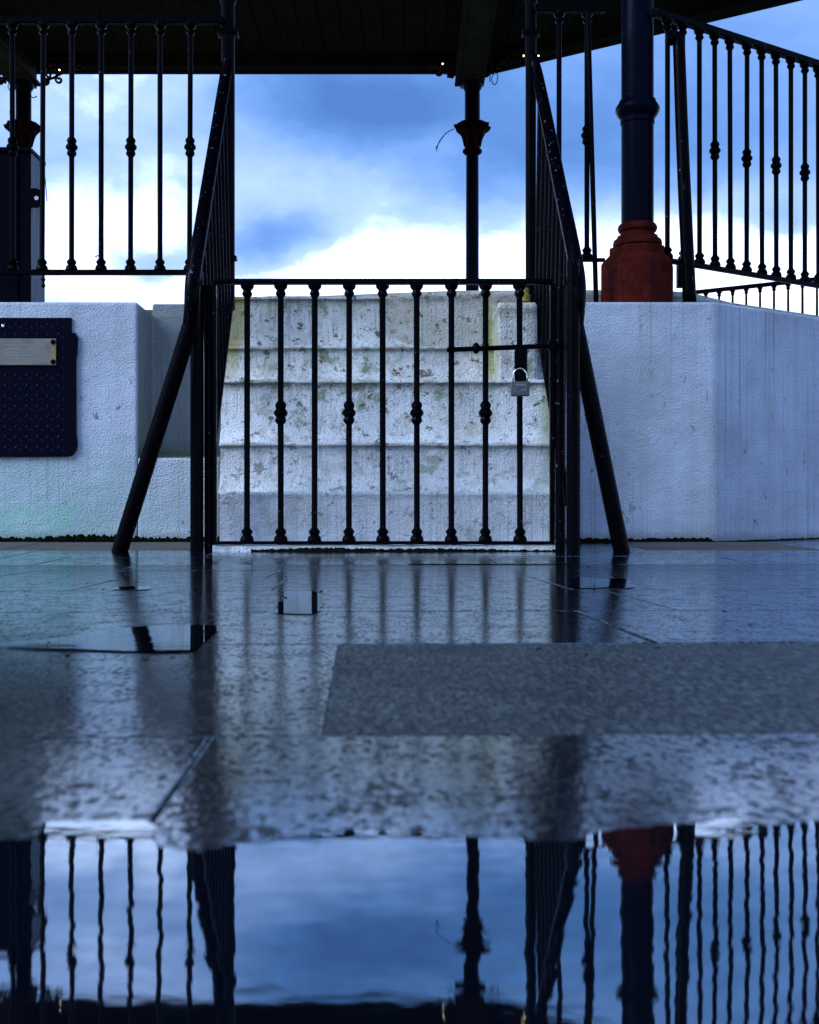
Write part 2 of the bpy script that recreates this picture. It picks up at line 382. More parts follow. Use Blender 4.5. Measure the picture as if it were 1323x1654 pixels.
pav = bpy.data.objects.new('pavement', None); C.objects.link(pav); pav['kind'] = 'structure'
YAW = .042
def rowy(v, x): return v + YAW * x
def slab(v0, v1, xa0, xa1, xb0, xb1, mt, gap=.0009, name='paving_slab'):
    if v0 > 1.3: gap = .0030
    # corners: near edge xa0..xa1 at v0, far edge xb0..xb1 at v1
    bm = NB(); dz = random.uniform(-.0005, .0005)
    cs = []
    for (x, v, sx, sy) in ((xa0, v0, 1, 1), (xa1, v0, -1, 1), (xb1, v1, -1, -1), (xb0, v1, 1, -1)):
        y = rowy(v, x) + sy * gap
        if v > 4.9: y = v + sy * gap
        cs.append((x + sx * gap, y))
    nx, ny = 2, 2
    zt = lambda x, y: gz(y) + dz + random.uniform(-.00015, .00015)
    prism(bm, cs, lambda x, y: gz(y) - .06, zt)
    bmesh.ops.bevel(bm, geom=[e for e in bm.edges if all(v.co.z > gz(v.co.y) - .02 for v in e.verts)], offset=.0013, segments=2, affect='EDGES', profile=.6)
    return link(name, bm, mt, pav)
V = [-1.6, -1.0, -.42, .18, .77, 1.364, 1.88, 2.50, 3.08, 3.62, 4.14, 4.62, 5.06, 5.795]
SEED = {3: [-1.05, -.115, .62, 1.5], 4: [-1.0, -.068, 1.05], 5: [-.95, .272, 1.2], 6: [-.82, -.17, .415, 1.25], 7: [-.72, -.30, .33, 1.05],
        8: [-1.1, -.38, .52, 1.3], 9: [-.9, -.1, .75], 10: [-1.3, -.45, .3, 1.2], 11: [-.8, .15, .9], 12: [-1.75, -.95, 1.0, 1.75]}
for i in range(len(V) - 1):
    v0, v1 = V[i], V[i + 1]
    hw = 1.6 if v1 < 1.4 else (2.4 if v1 < 3 else 4.2)
    js = list(SEED.get(i, [-.5, .3]))
    while js[0] > -hw: js.insert(0, js[0] - random.uniform(.55, .95))
    while js[-1] < hw: js.append(js[-1] + random.uniform(.55, .95))
    for a, b_ in zip(js[:-1], js[1:]):
        mt = M_WET
        if i == 4 and a > -.2: mt = M_DAMP
        if i == 12 and (b_ <= -.9 or a >= .9): mt = M_DRY if (a < 1.2) else M_WET
        sk = -YAW * (v1 - v0)
        slab(v0, v1, a - sk * .5, b_ - sk * .5, a + sk * .5, b_ + sk * .5, mt)

def puddle(pts, z, wob=.02, n=5):
    bm = NB(); pts = [Vector((x, y, z)) for x, y in pts]; out = []
    loop = bez(pts + [pts[0]], n)[:-1]
    for p in loop: out.append(bm.verts.new((p.x + random.gauss(0, wob), p.y + random.gauss(0, wob * .5), z)))
    f = bm.faces.new(out)
    if f.normal.z < 0: f.normal_flip()
    bmesh.ops.triangulate(bm, faces=[f])
    o = link('puddle', bm, M_WATER); o['kind'] = 'structure'; return o
def G(px, py): d = CAMZ * F / (py - CYP); return (PX(px, d), d)
ZW = .0016
# the large mirror puddle in the foreground
edge = [(-80, 1368), (40, 1362), (68, 1345), (75, 1334), (235, 1332), (246, 1362), (262, 1376), (300, 1382), (345, 1376), (390, 1368), (440, 1362), (500, 1352), (560, 1346), (600, 1350), (650, 1352),
        (720, 1356), (790, 1358), (850, 1362), (920, 1366), (960, 1352), (1000, 1345), (1060, 1340), (1120, 1336), (1180, 1328), (1230, 1338), (1300, 1334), (1400, 1338)]
far = [G(x, y) for x, y in edge]
bm = NB(); pl = []
for i, (x, y) in enumerate(bez([Vector((a, b_, 0)) for a, b_ in far], 5)[:] and [(p.x, p.y) for p in bez([Vector((a, b_, 0)) for a, b_ in far], 5)]):
    pl.append((x, y + random.gauss(0, .0012)))
pl = list(reversed(pl)) + [(-.42, .2), (-.45, -.1), (-.2, -.35), (.2, -.4), (.5, -.1), (.45, .2)]
f = bm.faces.new([bm.verts.new((x, y, ZW)) for x, y in pl]); bm.normal_update()
if f.normal.z < 0: f.normal_flip()
bmesh.ops.triangulate(bm, faces=[f])
o = link('puddle', bm, M_WATER); o['kind'] = 'structure'
puddle([G(*p) for p in ((-30, 1043), (60, 1048), (200, 1053), (300, 1052), (335, 1035), (352, 1014), (300, 1011), (230, 1013), (150, 1022), (70, 1035))], ZW, .003)
puddle([G(*p) for p in ((436, 990), (475, 993), (512, 991), (519, 980), (524, 968), (514, 958), (480, 955), (455, 958), (462, 968), (446, 976), (452, 984))], ZW, .004)
puddle([G(*p) for p in ((905, 949), (940, 951), (985, 949), (1012, 951), (1018, 943), (1008, 935), (970, 936), (940, 933), (915, 937), (922, 943))], ZW, .008)
puddle([G(*p) for p in ((185, 953), (240, 953), (238, 948), (190, 949))], ZW, .004)
puddle([G(*p) for p in ((655, 912), (900, 912), (900, 909), (700, 908))], ZW, .006)

# ------------------------------------------------------------------ bandstand base: walls, stairs
YF = 5.8
base = thing('bandstand_base', 'white rendered platform wall with grey rain streaks and steps behind the gate', 'platform wall')
outer = [(1.483, YF), (4.9, 8.0), (5.5, 11.4), (3.9, 13.2), (1.0, 15.0), (-4.9, 15.0), (-9.4, 12.4), (-9.4, 8.3), (-5.2, YF), (-1.3205, YF),
         (-1.3205, 6.12), (-.93, 6.12), (-.93, 6.30), (.70, 6.05), (.70, YF)]
bm = NB(); prism(bm, outer, -.3, 1.222)
w_ = link('wall', bm, M_WALL, base); bevel(w_, .014, 3)
bm = NB(); prism(bm, [(-1.3185, 6.122), (-.934, 6.122), (-.934, 6.5), (-1.3185, 6.5)], 1.10, 1.272)
bevel(link('coping', bm, M_WALL, base), .01, 2)
bm = NB(); prism(bm, [(-1.3195, YF + .001), (-.917, YF + .001), (-.917, 6.118), (-1.3195, 6.118)], -.3, lambda x, y: .462 + (y - 5.8) * .12)
bevel(link('ledge', bm, M_WALL, base), .008, 2)
inner = [(1.28, 6.0), (1.47, 6.10), (1.72, 6.34), (4.8, 8.4), (5.2, 11.2), (3.7, 12.9), (.9, 14.7), (-4.8, 14.7), (-9.0, 12.2), (-9.0, 8.5), (-4.9, 6.55), (-1.33, 6.55), (-.94, 6.53), (-.94, 6.25), (-.3, 6.12), (.2, 6.02), (.7, 6.0)]
bm = NB(); prism(bm, list(inner), .9, 1.322)
bevel(link('floor_slab', bm, M_SLABTOP, base), .02, 3)
# steps: front distance and top height
def wavy_step(x0, x1, y0, y1, z0, z1, nm='step', mt=None, amp=.0016, bv=.016, fillet=True):
    bm = NB(); n = 30; h = z1 - z0
    if fillet: prof = [(-.050, 0), (-.040, .020), (-.018, .045), (.004, .085), (.012, h - .05), (.012, h - .022), (.000, h - .016), (.000, h - .007), (.004, h - .002), (.02, h)]
    else: prof = [(0, 0), (0, h * .5), (0, h - .012), (.004, h - .003), (.014, h)]
    rows = []
    for i in range(n + 1):
        x = x0 + (x1 - x0) * i / n; dz = random.gauss(0, amp); dy = random.gauss(0, amp * .7)
        rows.append([bm.verts.new((x, y0 + oy + dy * (oz / h), z0 + oz + dz * (oz / h))) for oy, oz in prof] + [bm.verts.new((x, y1, z1 + dz * .4 + .002)), bm.verts.new((x, y1, z0))])
    m = len(rows[0])
    for i in range(n):
        for k in range(m):
            bm.faces.new((rows[i][k], rows[i + 1][k], rows[i + 1][(k + 1) % m], rows[i][(k + 1) % m]))
    bm.faces.new(rows[0]); bm.faces.new(rows[n][::-1])
    bmesh.ops.recalc_face_normals(bm, faces=bm.faces[:])
    o = link(nm, bm, mt or M_STEP, base, smooth='all'); o.data.set_sharp_from_angle(angle=R(60)); return o
yb = 6.6
wavy_step(-.822, .632, 4.985, 5.14, -.1, .056, 'doorstep', amp=.002, fillet=False)
T1, T2, T3, T4 = PZ(794, 5.13), PZ(714, 5.36), PZ(612, 5.60), PZ(558, 5.84)
wavy_step(-.815, .640, 5.13, 5.36, .03, T1, amp=.0015, fillet=False)
wavy_step(-.850, .66, 5.36, 5.61, T1 - .003, T2)
wavy_step(-.885, .67, 5.60, 5.85, T2 - .003, T3)
wavy_step(-.915, .69, 5.84, 6.12, T3 - .003, T4)
wavy_step(-.925, .70, 6.08, 6.4, T4 - .003, 1.305)
bm = NB(); box(bm, .415, .603, 5.63, 6.04, .74, PZ(488, 5.63))
bmesh.ops.subdivide_edges(bm, edges=bm.edges[:], cuts=3, use_grid_fill=True)
for v in bm.verts: v.co += Vector((random.gauss(0, .002), random.gauss(0, .002), random.gauss(0, .002)))
bevel(link('cheek_block', bm, M_STEP, base, smooth=True), .014, 3, 50)

# moss along the foot of the walls: nobody could count it
bm = NB()
def tuft(x, y, z, s):
    for k in range(3):
        a = random.uniform(0, 2 * PI); h = s * random.uniform(.5, 1.2); ww = s * random.uniform(.3, .8)
        cx, cy = x + random.gauss(0, s * .6), y - abs(random.gauss(0, s * .4))
        v = [bm.verts.new((cx + ww * math.cos(a + q), cy + ww * math.sin(a + q), z)) for q in (0, 2.1, 4.2)]
        tp = bm.verts.new((cx + random.gauss(0, s * .3), cy + random.gauss(0, s * .3), z + h))
        for i in range(3): bm.faces.new((v[i], v[(i + 1) % 3], tp))
for k in range(1500):
    x = random.uniform(-3.2, 1.48)
    if -.83 < x < .64: continue
    s = .009 if x > 0 else random.choice((.009, .014, .02))
    tuft(x, YF - .004, gz(YF) - .004, s * random.uniform(.6, 1.2))
for k in range(500):
    u = random.random() ** 1.3 * .6
    tuft(1.483 + 3.4 * u, YF + 2.2 * u - .006, gz(YF + 2.2 * u) - .006, .010)
for k in range(700):
    x = random.uniform(-.6, .62); tuft(x, 4.982, gz(4.98) - .004, .007 * random.uniform(.5, 1.5))
ms = link('moss', bm, M_MOSS); ms['kind'] = 'stuff'
bm = NB()
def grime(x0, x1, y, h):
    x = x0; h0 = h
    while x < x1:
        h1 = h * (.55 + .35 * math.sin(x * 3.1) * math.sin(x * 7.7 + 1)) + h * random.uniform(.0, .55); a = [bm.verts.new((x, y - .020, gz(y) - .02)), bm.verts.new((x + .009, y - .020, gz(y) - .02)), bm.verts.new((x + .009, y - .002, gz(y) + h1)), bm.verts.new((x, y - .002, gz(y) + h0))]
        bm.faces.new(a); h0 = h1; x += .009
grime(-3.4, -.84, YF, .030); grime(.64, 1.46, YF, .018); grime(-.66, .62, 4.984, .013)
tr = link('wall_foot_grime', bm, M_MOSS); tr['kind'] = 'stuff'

# ------------------------------------------------------------------ balusters
def bal_profile(h, knot):
    foot = [(.029, 0), (.0285, .008), (.0255, .018), (.018, .026), (.0235, .036), (.0235, .042), (.0135, .054), (.0126, .06)]
    topp = [(.0126, h - .058), (.0135, h - .054), (.0215, h - .043), (.0215, h - .037), (.0165, h - .025), (.0255, h - .016), (.0285, h - .008), (.0285, h)]
    mid = []
    if knot:
        m_ = h / 2
        mid = [(.0126, m_ - .050), (.0225, m_ - .038), (.0235, m_ - .030), (.019, m_ - .019), (.0290, m_ - .006), (.0290, m_ + .004),
               (.019, m_ + .017), (.0235, m_ + .028), (.0225, m_ + .037), (.0126, m_ + .049)]
    return foot + mid + topp
_bc = {}
def bal_mesh(h, knot, mt=None):
    key = (round(h, 3), knot)
    if key not in _bc:
        bm = NB(); lathe(bm, bal_profile(h, knot), 12)
        me = bpy.data.meshes.new('baluster'); bm.to_mesh(me); bm.free(); me.materials.append(mt or M_IRON)
        me.shade_smooth(); me.set_sharp_from_angle(angle=R(25)); _bc[key] = me
    return _bc[key]
def cyl(name, a, b_, r, mt, parent, seg=14):
    bm = NB(); tube(bm, [a, b_], r, seg); return link(name, bm, mt, parent, smooth=True)
def rbox(name, x0, x1, y0, y1, z0, z1, mt, parent, bv=.003):
    bm = NB(); box(bm, x0, x1, y0, y1, z0, z1); return bevel(link(name, bm, mt, parent, smooth=True), bv, 2)

# ------------------------------------------------------------------ gate
GD = 5.0
gate = thing('entrance_gate', 'closed black iron gate of nine knobbed balusters in front of the white steps', 'gate')
zt0, zt1 = PZ(459.5, GD), PZ(451, GD); zb0, zb1 = PZ(880, GD), PZ(874, GD)
rbox('top_rail', PX(345, GD), PX(893, GD), GD - .020, GD + .020, zt0, zt1, M_IRON_WORN_GLINT, gate, .006)
rbox('bottom_rail', PX(345, GD), PX(896, GD), GD - .018, GD + .018, zb0 + .002, zb1, M_IRON, gate)
rbox('stile', PX(888, GD), PX(896, GD), GD - .017, GD + .017, zb1, zt0, M_IRON, gate)
rbox('stile', PX(344.5, GD), PX(350, GD), GD - .017, GD + .017, zb1, zt0, M_IRON, gate)
hgt = zt0 - zb1
for i, px in enumerate((399, 453.5, 508, 563.5, 618.5, 673.5, 729, 784, 840)):
    inst('baluster', bal_mesh(hgt, i % 2 == 1), gate, (PX(px, GD), GD, zb1), (random.gauss(0, .001), random.gauss(0, .0015), random.random() * 6))
# bolt across the last three balusters
bolt = cyl('bolt_bar', P(722, 565, GD - .028), P(912, 558, GD - .030), .0105, M_IRON_WORN_GLINT, gate)
for (px, py, r) in ((769, 562.5, .022), (784, 561, .0215)):
    bm = NB(); bmesh.ops.create_icosphere(bm, subdivisions=2, radius=r); o = link('knob', bm, M_IRON, bolt, smooth='all', loc=P(px, py, GD - .030)); o.scale = (.75, 1, 1.12)
for px in (889, 905):
    rbox('bolt_bracket', PX(px - 5, GD), PX(px + 5, GD), GD - .045, GD - .015, PZ(568, GD), PZ(552, GD), M_IRON, gate)
hb = rbox('hasp_plate', PX(829.5, GD), PX(850, GD), GD - .047, GD - .041, PZ(618, GD), PZ(564, GD), M_IRON, gate, .004)
bm = NB(); tube(bm, bez([P(835, 598, GD - .05), P(835, 590, GD - .07), P(845, 590, GD - .07), P(845, 598, GD - .05)], 5), .004, 8)
link('staple', bm, M_IRON, gate, smooth='all')
put_base(gate, (PX(619, GD), GD, zb0))

lock = thing('padlock', 'grey square padlock with a steel shackle hanging on the gate bolt', 'padlock')
LD = GD - .058
bm = NB(); box(bm, PX(825, LD), PX(855, LD), LD - .014, LD + .012, PZ(640, LD), PZ(616.5, LD))
bevel(link('lock_body', bm, M_LOCK, lock, smooth=True), .004, 3)
bm = NB(); box(bm, PX(831, LD), PX(850, LD), LD - .0158, LD - .0143, PZ(633, LD), PZ(620, LD))
lp = link('face_plate', bm, M_STEEL, lock, smooth=True)
lp.data.materials.clear(); lp.data.materials.append(simple('scratched_face_plate', (.15, .16, .17), .4, .5, 80, .5))
for zz in (622.5, 626, 630):
    bm = NB(); box(bm, PX(833, LD), PX(848 - (zz > 629) * 6, LD), LD - .0166, LD - .0160, PZ(zz + .5, LD), PZ(zz - .5, LD)); link('stamped_line', bm, M_LETTER if zz < 625 else M_IRON, lock)
bm = NB(); cxl = 840.0
arc = [P(828.5, 618, LD), P(828.5, 609, LD)] + [P(cxl + 11.5 * math.cos(a), 608 - 13 * math.sin(a), LD) for a in [PI - PI * k / 12 for k in range(13)]] + [P(851.5, 609, LD), P(851.5, 618, LD)]
tube(bm, arc, .0036, 10); link('shackle', bm, M_STEEL, lock, smooth='all')
put_base(lock, P(840, 640, LD))

# ------------------------------------------------------------------ stair railings
def stair_rail(side):
    left = side < 0
    root = thing('stair_railing',
                 'black iron stair railing left of the steps, its handrail bending into a ground brace' if left else
                 'black iron stair railing right of the steps and the padlock, with slanting brace', 'railing', 'railings of the steps')
    if left:
        hp = [(368, 92, 5.9), (365, 118, 5.86), (353.5, 190, 5.64), (336.5, 296, 5.26), (322.5, 384, 4.96), (315, 428, 4.88), (311, 462, 4.84), (310, 498, 4.85), (308, 525, 4.89)]
        foot = (194.5, 887, 4.985)
        post = (318, 440, 889, 4.99, .0275); post2 = (338.5, 462, 889, 5.02, .0215); tp = (368.5, 5.9, .0335)
        xb = lambda d: -.880 + (5.9 - d) * .049
    else:
        hp = [(859, 92, 5.9), (868, 122, 5.86), (887, 212, 5.56), (906, 308, 5.22), (923, 390, 4.94), (931.5, 436, 4.84), (934, 468, 4.80), (932, 500, 4.81), (929.5, 525, 4.84)]
        foot = (1003.7, 889, 4.93)
        post = (926, 420, 896, 4.80, .0275); post2 = (905, 462, 889, 4.98, .021); tp = (857.5, 5.9, .0265)
        xb = lambda d: .612 + (5.9 - d) * .032
    pts = bez([P(*p) for p in hp], 5)
    nn = len(pts)
    bm = NB(); tube(bm, pts, [.0285 + .0045 * (k / (nn - 1)) for k in range(nn)], 14); link('handrail', bm, M_IRON_WORN_GLINT, root, smooth='all')
    bm = NB(); a = P(*hp[-1]); b_ = P(*foot); tube(bm, [a + (a - b_) * .02, b_ + (b_ - a) * .02], .0345, 14); br = link('brace', bm, M_IRON, root, smooth=True)
    # posts
    px, y0, y1, d, r = post
    cyl('post', P(px, y0, d), Vector((PX(px, d), d, gz(d) - .01)), r, M_IRON, root)
    px, y0, y1, d, r = post2
    cyl('post', P(px, y0, d), Vector((PX(px, d), d, gz(d) - .01)), r, M_IRON_WORN_GLINT, root)
    px, d, r = tp
    zc = PZ(2, d)
    bm = NB(); x = PX(px, d)
    lathe(bm, [(r, 1.20), (r, zc - .02), (r * 1.25, zc), (r * 1.25, zc + .02), (r * .8, zc + .03), (r * 1.2, zc + .07), (r * .9, zc + .11), (.004, zc + .13)], 14, (x, d, 0))
    link('top_post', bm, M_IRON, root, smooth=True)
    rbox('clamp', x - r - .016, x + r + .016, d - r - .006, d + r + .006, PZ(58, d), PZ(50, d), M_IRON, root)
    if left: rbox('clamp', x - r + .02, x + r + .012, d - r - .006, d + .01, PZ(422, d), PZ(415, d), M_IRON, root)
    # sloping bottom rail then down to the ground
    d1 = 5.06 if left else 4.86
    zb = lambda d: 1.263 - (5.9 - d) * 1.0
    bm = NB(); tube(bm, [Vector((xb(5.9), 5.9, zb(5.9))), Vector((xb(d1), d1, zb(d1)))], .016, 10)
    link('bottom_rail', bm, M_IRON, root, smooth=True)
    if left: cyl('strut', Vector((xb(d1), d1, zb(d1))), Vector((xb(d1) - .002, d1 - .01, gz(d1))), .015, M_IRON, root)
    # balusters
    hr = [P(*p) for p in hp]
    dd = 5.78
    while dd > 5.02:
        zh = None
        for q in range(1, len(pts)):
            if pts[q].y <= dd <= pts[q - 1].y or pts[q - 1].y <= dd <= pts[q].y:
                u = (dd - pts[q - 1].y) / (pts[q].y - pts[q - 1].y + 1e-9); zh = pts[q - 1].z * (1 - u) + pts[q].z * u; xh = pts[q - 1].x * (1 - u) + pts[q].x * u; break
        if zh: cyl('baluster', Vector((xb(dd), dd, zb(dd))), Vector((xh + .004 * (1 if left else -1), dd, zh)), .0115, M_IRON, root, 10)
        dd -= .108
    put_base(root, (PX(post[0], post[3]), post[3], gz(post[3])))
stair_rail(-1); stair_rail(1)

# ------------------------------------------------------------------ balustrades on the platform
FD = 5.86
zft, zfb = PZ(34, FD), PZ(440.5, FD)
lf = thing('balustrade', 'black iron balustrade of tall knobbed bars along the top of the left wall pier', 'balustrade', 'balustrades round the platform')
rbox('top_rail', -3.3, PX(360, FD), FD - .018, FD + .018, zft - .015, zft + .02, M_IRON, lf, .005)
rbox('bottom_rail', -3.3, PX(358, FD), FD - .016, FD + .016, zfb - .011, zfb + .013, M_IRON, lf)
for k in range(-23, 7):
    px = 20.5 + 47.6 * k
    if PX(px, FD) < -3.25: continue
    inst('baluster', bal_mesh(zft - .015 - zfb - .013, k % 2 == 0), lf, (PX(px, FD), FD, zfb + .013), (random.gauss(0, .002), random.gauss(0, .0035), random.random() * 6))
bm = NB(); tube(bm, [Vector((PX(70.5, FD), FD - .004, zfb - .01)), Vector((PX(70.5, FD), FD - .004, PZ(466, FD)))], .0045, 8)
lathe(bm, [(.004, -.006), (.0105, 0), (.0105, .007), (.004, .013)], 8, (PX(70.5, FD), FD - .004, PZ(463, FD)))
lathe(bm, [(.004, -.006), (.0105, 0), (.0105, .007), (.004, .013)], 8, (PX(70.5, FD), FD - .004, PZ(453, FD)))
link('fixing_bolt', bm, M_IRON, lf, smooth=True)
bm = NB(); tube(bm, bez([P(163, 414, FD), P(158, 413, FD - .012), P(154, 415, FD - .01)], 4), .003, 6); link('wire_tie', bm, M_IRON, lf)
put_base(lf, (PX(180, FD), FD, 1.222))

sp_ = thing('balustrade', 'short two-bar piece of black balustrade between stair railing and big column', 'balustrade', 'balustrades round the platform')
SD = 5.84
st_, sb_ = PZ(14, SD), PZ(420, SD)
rbox('top_rail', PX(863, SD), PX(977, SD), SD - .018, SD + .018, st_ - .018, st_ + .02, M_IRON, sp_, .005)
rbox('bottom_rail', PX(868, SD), PX(977, SD), SD - .015, SD + .015, sb_ - .008, sb_ + .008, M_IRON, sp_)
for px, kn in ((903, False), (948, True)):
    inst('baluster', bal_mesh(st_ - sb_ - .026, kn), sp_, (PX(px, SD), SD, sb_ + .008), (0, random.gauss(0, .002), 1))
cyl('leaning_stay', P(949.5, 20, SD - .03), Vector((PX(963, 5.86), 5.86, 1.222)), .0125, M_IRON, sp_)
put_base(sp_, (PX(920, SD), SD, 1.222))

rf = thing('balustrade', 'long black balustrade receding to the right above the angled wall', 'balustrade', 'balustrades round the platform')
# runs from beside the big column along the angled wall
A = Vector((PX(1068, 5.93), 5.93)); dirv = Vector((.84, .545)).normalized()
z_t = PZ(18, 5.93) - .015; z_b = PZ(419, 5.93)
def rail_pt(s): return A + dirv * s
# find arc positions whose pixel x match the photograph, then continue at an even spacing
def s_for(px):
    k = (px - CXP) / F; return (k * A.y - A.x) / (dirv.x - k * dirv.y)
ss = [s_for(x) for x in (1078, 1104, 1130, 1155, 1180, 1206, 1231, 1254, 1277.5, 1300, 1322)]
step = .1445
while ss[-1] < 3.6: ss.append(ss[-1] + step)
zt_at = lambda s: z_t - .0 * s; zb_at = lambda s: z_b
ang = math.atan2(dirv.y, dirv.x)
def obox(name, s0, s1, z0, z1, hw, mt, parent, bv=.004):
    a, b_ = rail_pt(s0), rail_pt(s1); n_ = Vector((-dirv.y, dirv.x)) * hw
    bm = NB(); prism(bm, [(a - n_)[:], (b_ - n_)[:], (b_ + n_)[:], (a + n_)[:]], z0, z1)
    return bevel(link(name, bm, mt, parent, smooth=True), bv, 2)
obox('top_rail', -.05, 3.7, z_t - .018, z_t + .018, .02, M_IRON, rf)
obox('bottom_rail', .02, 3.7, z_b - .012, z_b + .012, .016, M_IRON, rf)
for i, s in enumerate(ss):
    p = rail_pt(s)
    inst('baluster', bal_mesh(z_t - z_b - .030, i % 2 == 1 and i > 1), rf, (p.x, p.y, z_b + .012), (0, random.gauss(0, .002), random.random() * 6))
p = rail_pt(3.55); cyl('corner_post', (p.x, p.y, 1.2), (p.x, p.y, z_t), .03, M_IRON, rf)
put_base(rf, (rail_pt(1).x, rail_pt(1).y, 1.222))

bf = thing('balustrade', 'far black balustrade seen low through the right end of the nearer balustrade', 'balustrade', 'balustrades round the platform')
P0 = Vector((1.15, 14.05)); P1 = Vector((4.75, 11.75)); ln = (P1 - P0).length; dv = (P1 - P0) / ln; nv = Vector((-dv.y, dv.x)) * .02
zq = PZ(470, 12.75)
for nm, zz, hw in (('top_rail', zq, 1), ('bottom_rail', 1.42, .8)):
    bm = NB(); prism(bm, [(P1 - nv)[:], (P0 - nv)[:], (P0 + nv)[:], (P1 + nv)[:]][::-1], zz - .02, zz + .02); link(nm, bm, M_IRON, bf)
k = 0; s = .08
while s < ln:
    p = P0 + dv * s; inst('baluster', bal_mesh(zq - .02 - 1.44, k % 2 == 0), bf, (p.x, p.y, 1.44)); s += .1445; k += 1
put_base(bf, (3, 12.9, 1.32))

# ------------------------------------------------------------------ columns
def shaft_profile(z0, r0, r1, z_ring, zcap, ztop):
    return [(r0, z0), (r0, z_ring - .05)]
COLZT = 5.48
def column(x, y, big, label, seg=28):
    root = thing('bandstand_column', label, 'column', 'cast iron columns of the bandstand')
    r0 = .0805 if big else .082; r1 = .078
    zc = PZ(250, 14.4)            # foot of the capital
    ring = PZ(178, 6.0)
    bm = NB()
    if big: prof = [(r0, 1.45), (r0, ring - .075), (r0 * 1.06, ring - .07), (r0 * 1.06, ring - .045), (.098, ring - .03), (.110, ring - .008), (.110, ring + .008), (.098, ring + .028), (.09, ring + .036), (.092, ring + .045), (r0, ring + .052), (r1, zc)]
    else: prof = [(r0, 1.30), (r0, ring), (r1 * .96, zc)]
    lathe(bm, prof, seg, (x, y, 0)); link('shaft', bm, M_COL, root, smooth=True)
    bm = NB()
    lathe(bm, [(.078, zc), (.10, zc + .012), (.118, zc + .03), (.118, zc + .05), (.10, zc + .068), (.088, zc + .08), (.092, zc + .15), (.105, zc + .20), (.13, zc + .23), (.150, zc + .245), (.155, zc + .28), (.13, zc + .295),
               (.17, zc + .31), (.205, zc + .335), (.20, zc + .355), (.15, zc + .385), (.10, zc + .395)], seg, (x, y, 0))
    cap = link('capital', bm, M_CAPRED, root, smooth=True)
    for q in range(8):
        a = q * PI / 4 + .2
        bm = NB(); pth = [Vector((x + rr * math.cos(a), y + rr * math.sin(a), zc + zz)) for rr, zz in ((.09, .10), (.115, .20), (.15, .27), (.185, .30), (.21, .325), (.215, .35))]
        tube(bm, bez(pth, 3), [.016] * 15 + [.020], 7); link('leaf', bm, M_CAPRED, cap, smooth='all')
    bm = NB(); lathe(bm, [(.092, zc + .39), (.092, COLZT - .12), (.09, COLZT - .115), (.105, COLZT - .09), (.125, COLZT - .06), (.125, COLZT - .035), (.10, COLZT - .02), (.10, COLZT)], seg, (x, y, 0))
    link('upper_shaft', bm, M_COL, root, smooth=True)
    if big:
        px2 = 6.0 / F
        bm = NB(); rr = .354 / 2 / math.cos(PI / 8) * .985
        z1, z2, z3 = PZ(428, 6.0), PZ(419, 6.0), PZ(402, 6.0)
        lathe(bm, [(rr, 1.2225), (rr, z1 - .01), (rr * .985, z1), (rr * .80, z2 + .008), (rr * .78, z2 + .015)], 8, (x - .001, y, 0), R(8))
        pd = link('pedestal', bm, M_RED, root, smooth=False); bevel(pd, .006, 2, 25)
        bm = NB(); lathe(bm, [(rr * .775, z2 + .010), (rr * .775, z3 - .004), (rr * .72, z3)], 8, (x, y, 0), R(8))
        bevel(link('drum', bm, M_RED, root), .005, 2, 25)
        bm = NB(); q = [(36.5, 403), (36.5, 400.5), (39, 398), (39.5, 393), (38, 388.5), (35, 386.5), (32.5, 385), (32.5, 382), (29, 380.5), (27.2, 378), (27.2, 375.5), (30, 374), (31.7, 370), (31.2, 366), (29, 363), (26, 362)]
        lathe(bm, [(a * px2, PZ(b_ + .5, 6.0) + (.012 if k == 0 else 0)) for k, (a, b_) in enumerate(q)], seg, (x, y, 0)); link('base_moulding', bm, M_RED, root, smooth=True)
    put_base(root, (x, y, 1.222))
    return root
column(PX(1029.7, 6.0), 6.0, True, 'large near black column on a red octagonal pedestal at the top of the right wall')
column(PX(763, 14.4), 14.4, False, 'far black column with leafy red capital seen over the gate, against the clouds', 20)
column(PX(38, 14.4), 14.4, False, 'far black column at the left edge, its foot hidden by the dark cabinet', 20)

# ------------------------------------------------------------------ roof
roof = thing('bandstand_roof', 'dark boarded underside of the bandstand roof with heavy beams across the top of the view', 'roof')
eave = [(1.03, 14.87), (4.21, 12.77), (6.6, 11.2), (6.8, 8.2), (2.2, 5.3), (-5.6, 5.3), (-10.0, 8.2), (-10.0, 12.0), (-5.15, 14.87)][::-1]
ZE = 5.75
def inset(poly, dcen, c=(-1.75, 10.1)):
    return [(c[0] + (x - c[0]) * dcen, c[1] + (y - c[1]) * dcen) for x, y in poly]
if sum((eave[i][0] * eave[(i + 1) % 9][1] - eave[(i + 1) % 9][0] * eave[i][1]) for i in range(9)) < 0: eave = eave[::-1]
e2 = inset(eave, .985)
bm = NB()
n = len(eave)
for i in range(n):
    a, b_, c_, d_ = eave[i], eave[(i + 1) % n], e2[(i + 1) % n], e2[i]
    vv = [bm.verts.new((*q, z)) for z in (ZE, ZE + .16) for q in (a, b_, c_, d_)]
    for f in ((0, 3, 2, 1), (4, 5, 6, 7), (0, 1, 5, 4), (1, 2, 6, 5), (2, 3, 7, 6), (3, 0, 4, 7)): bm.faces.new([vv[k] for k in f])
link('fascia', bm, M_CEIL, roof)
# roof covering
bm = NB(); ap = bm.verts.new((-1.75, 10.1, 8.2)); vv = [bm.verts.new((*q, ZE + .17)) for q in inset(eave, 1.01)]
for i in range(n): bm.faces.new((vv[i], vv[(i + 1) % n], ap))
bm.faces.new(vv[::-1]); link('roof_covering', bm, M_ROOF, roof)
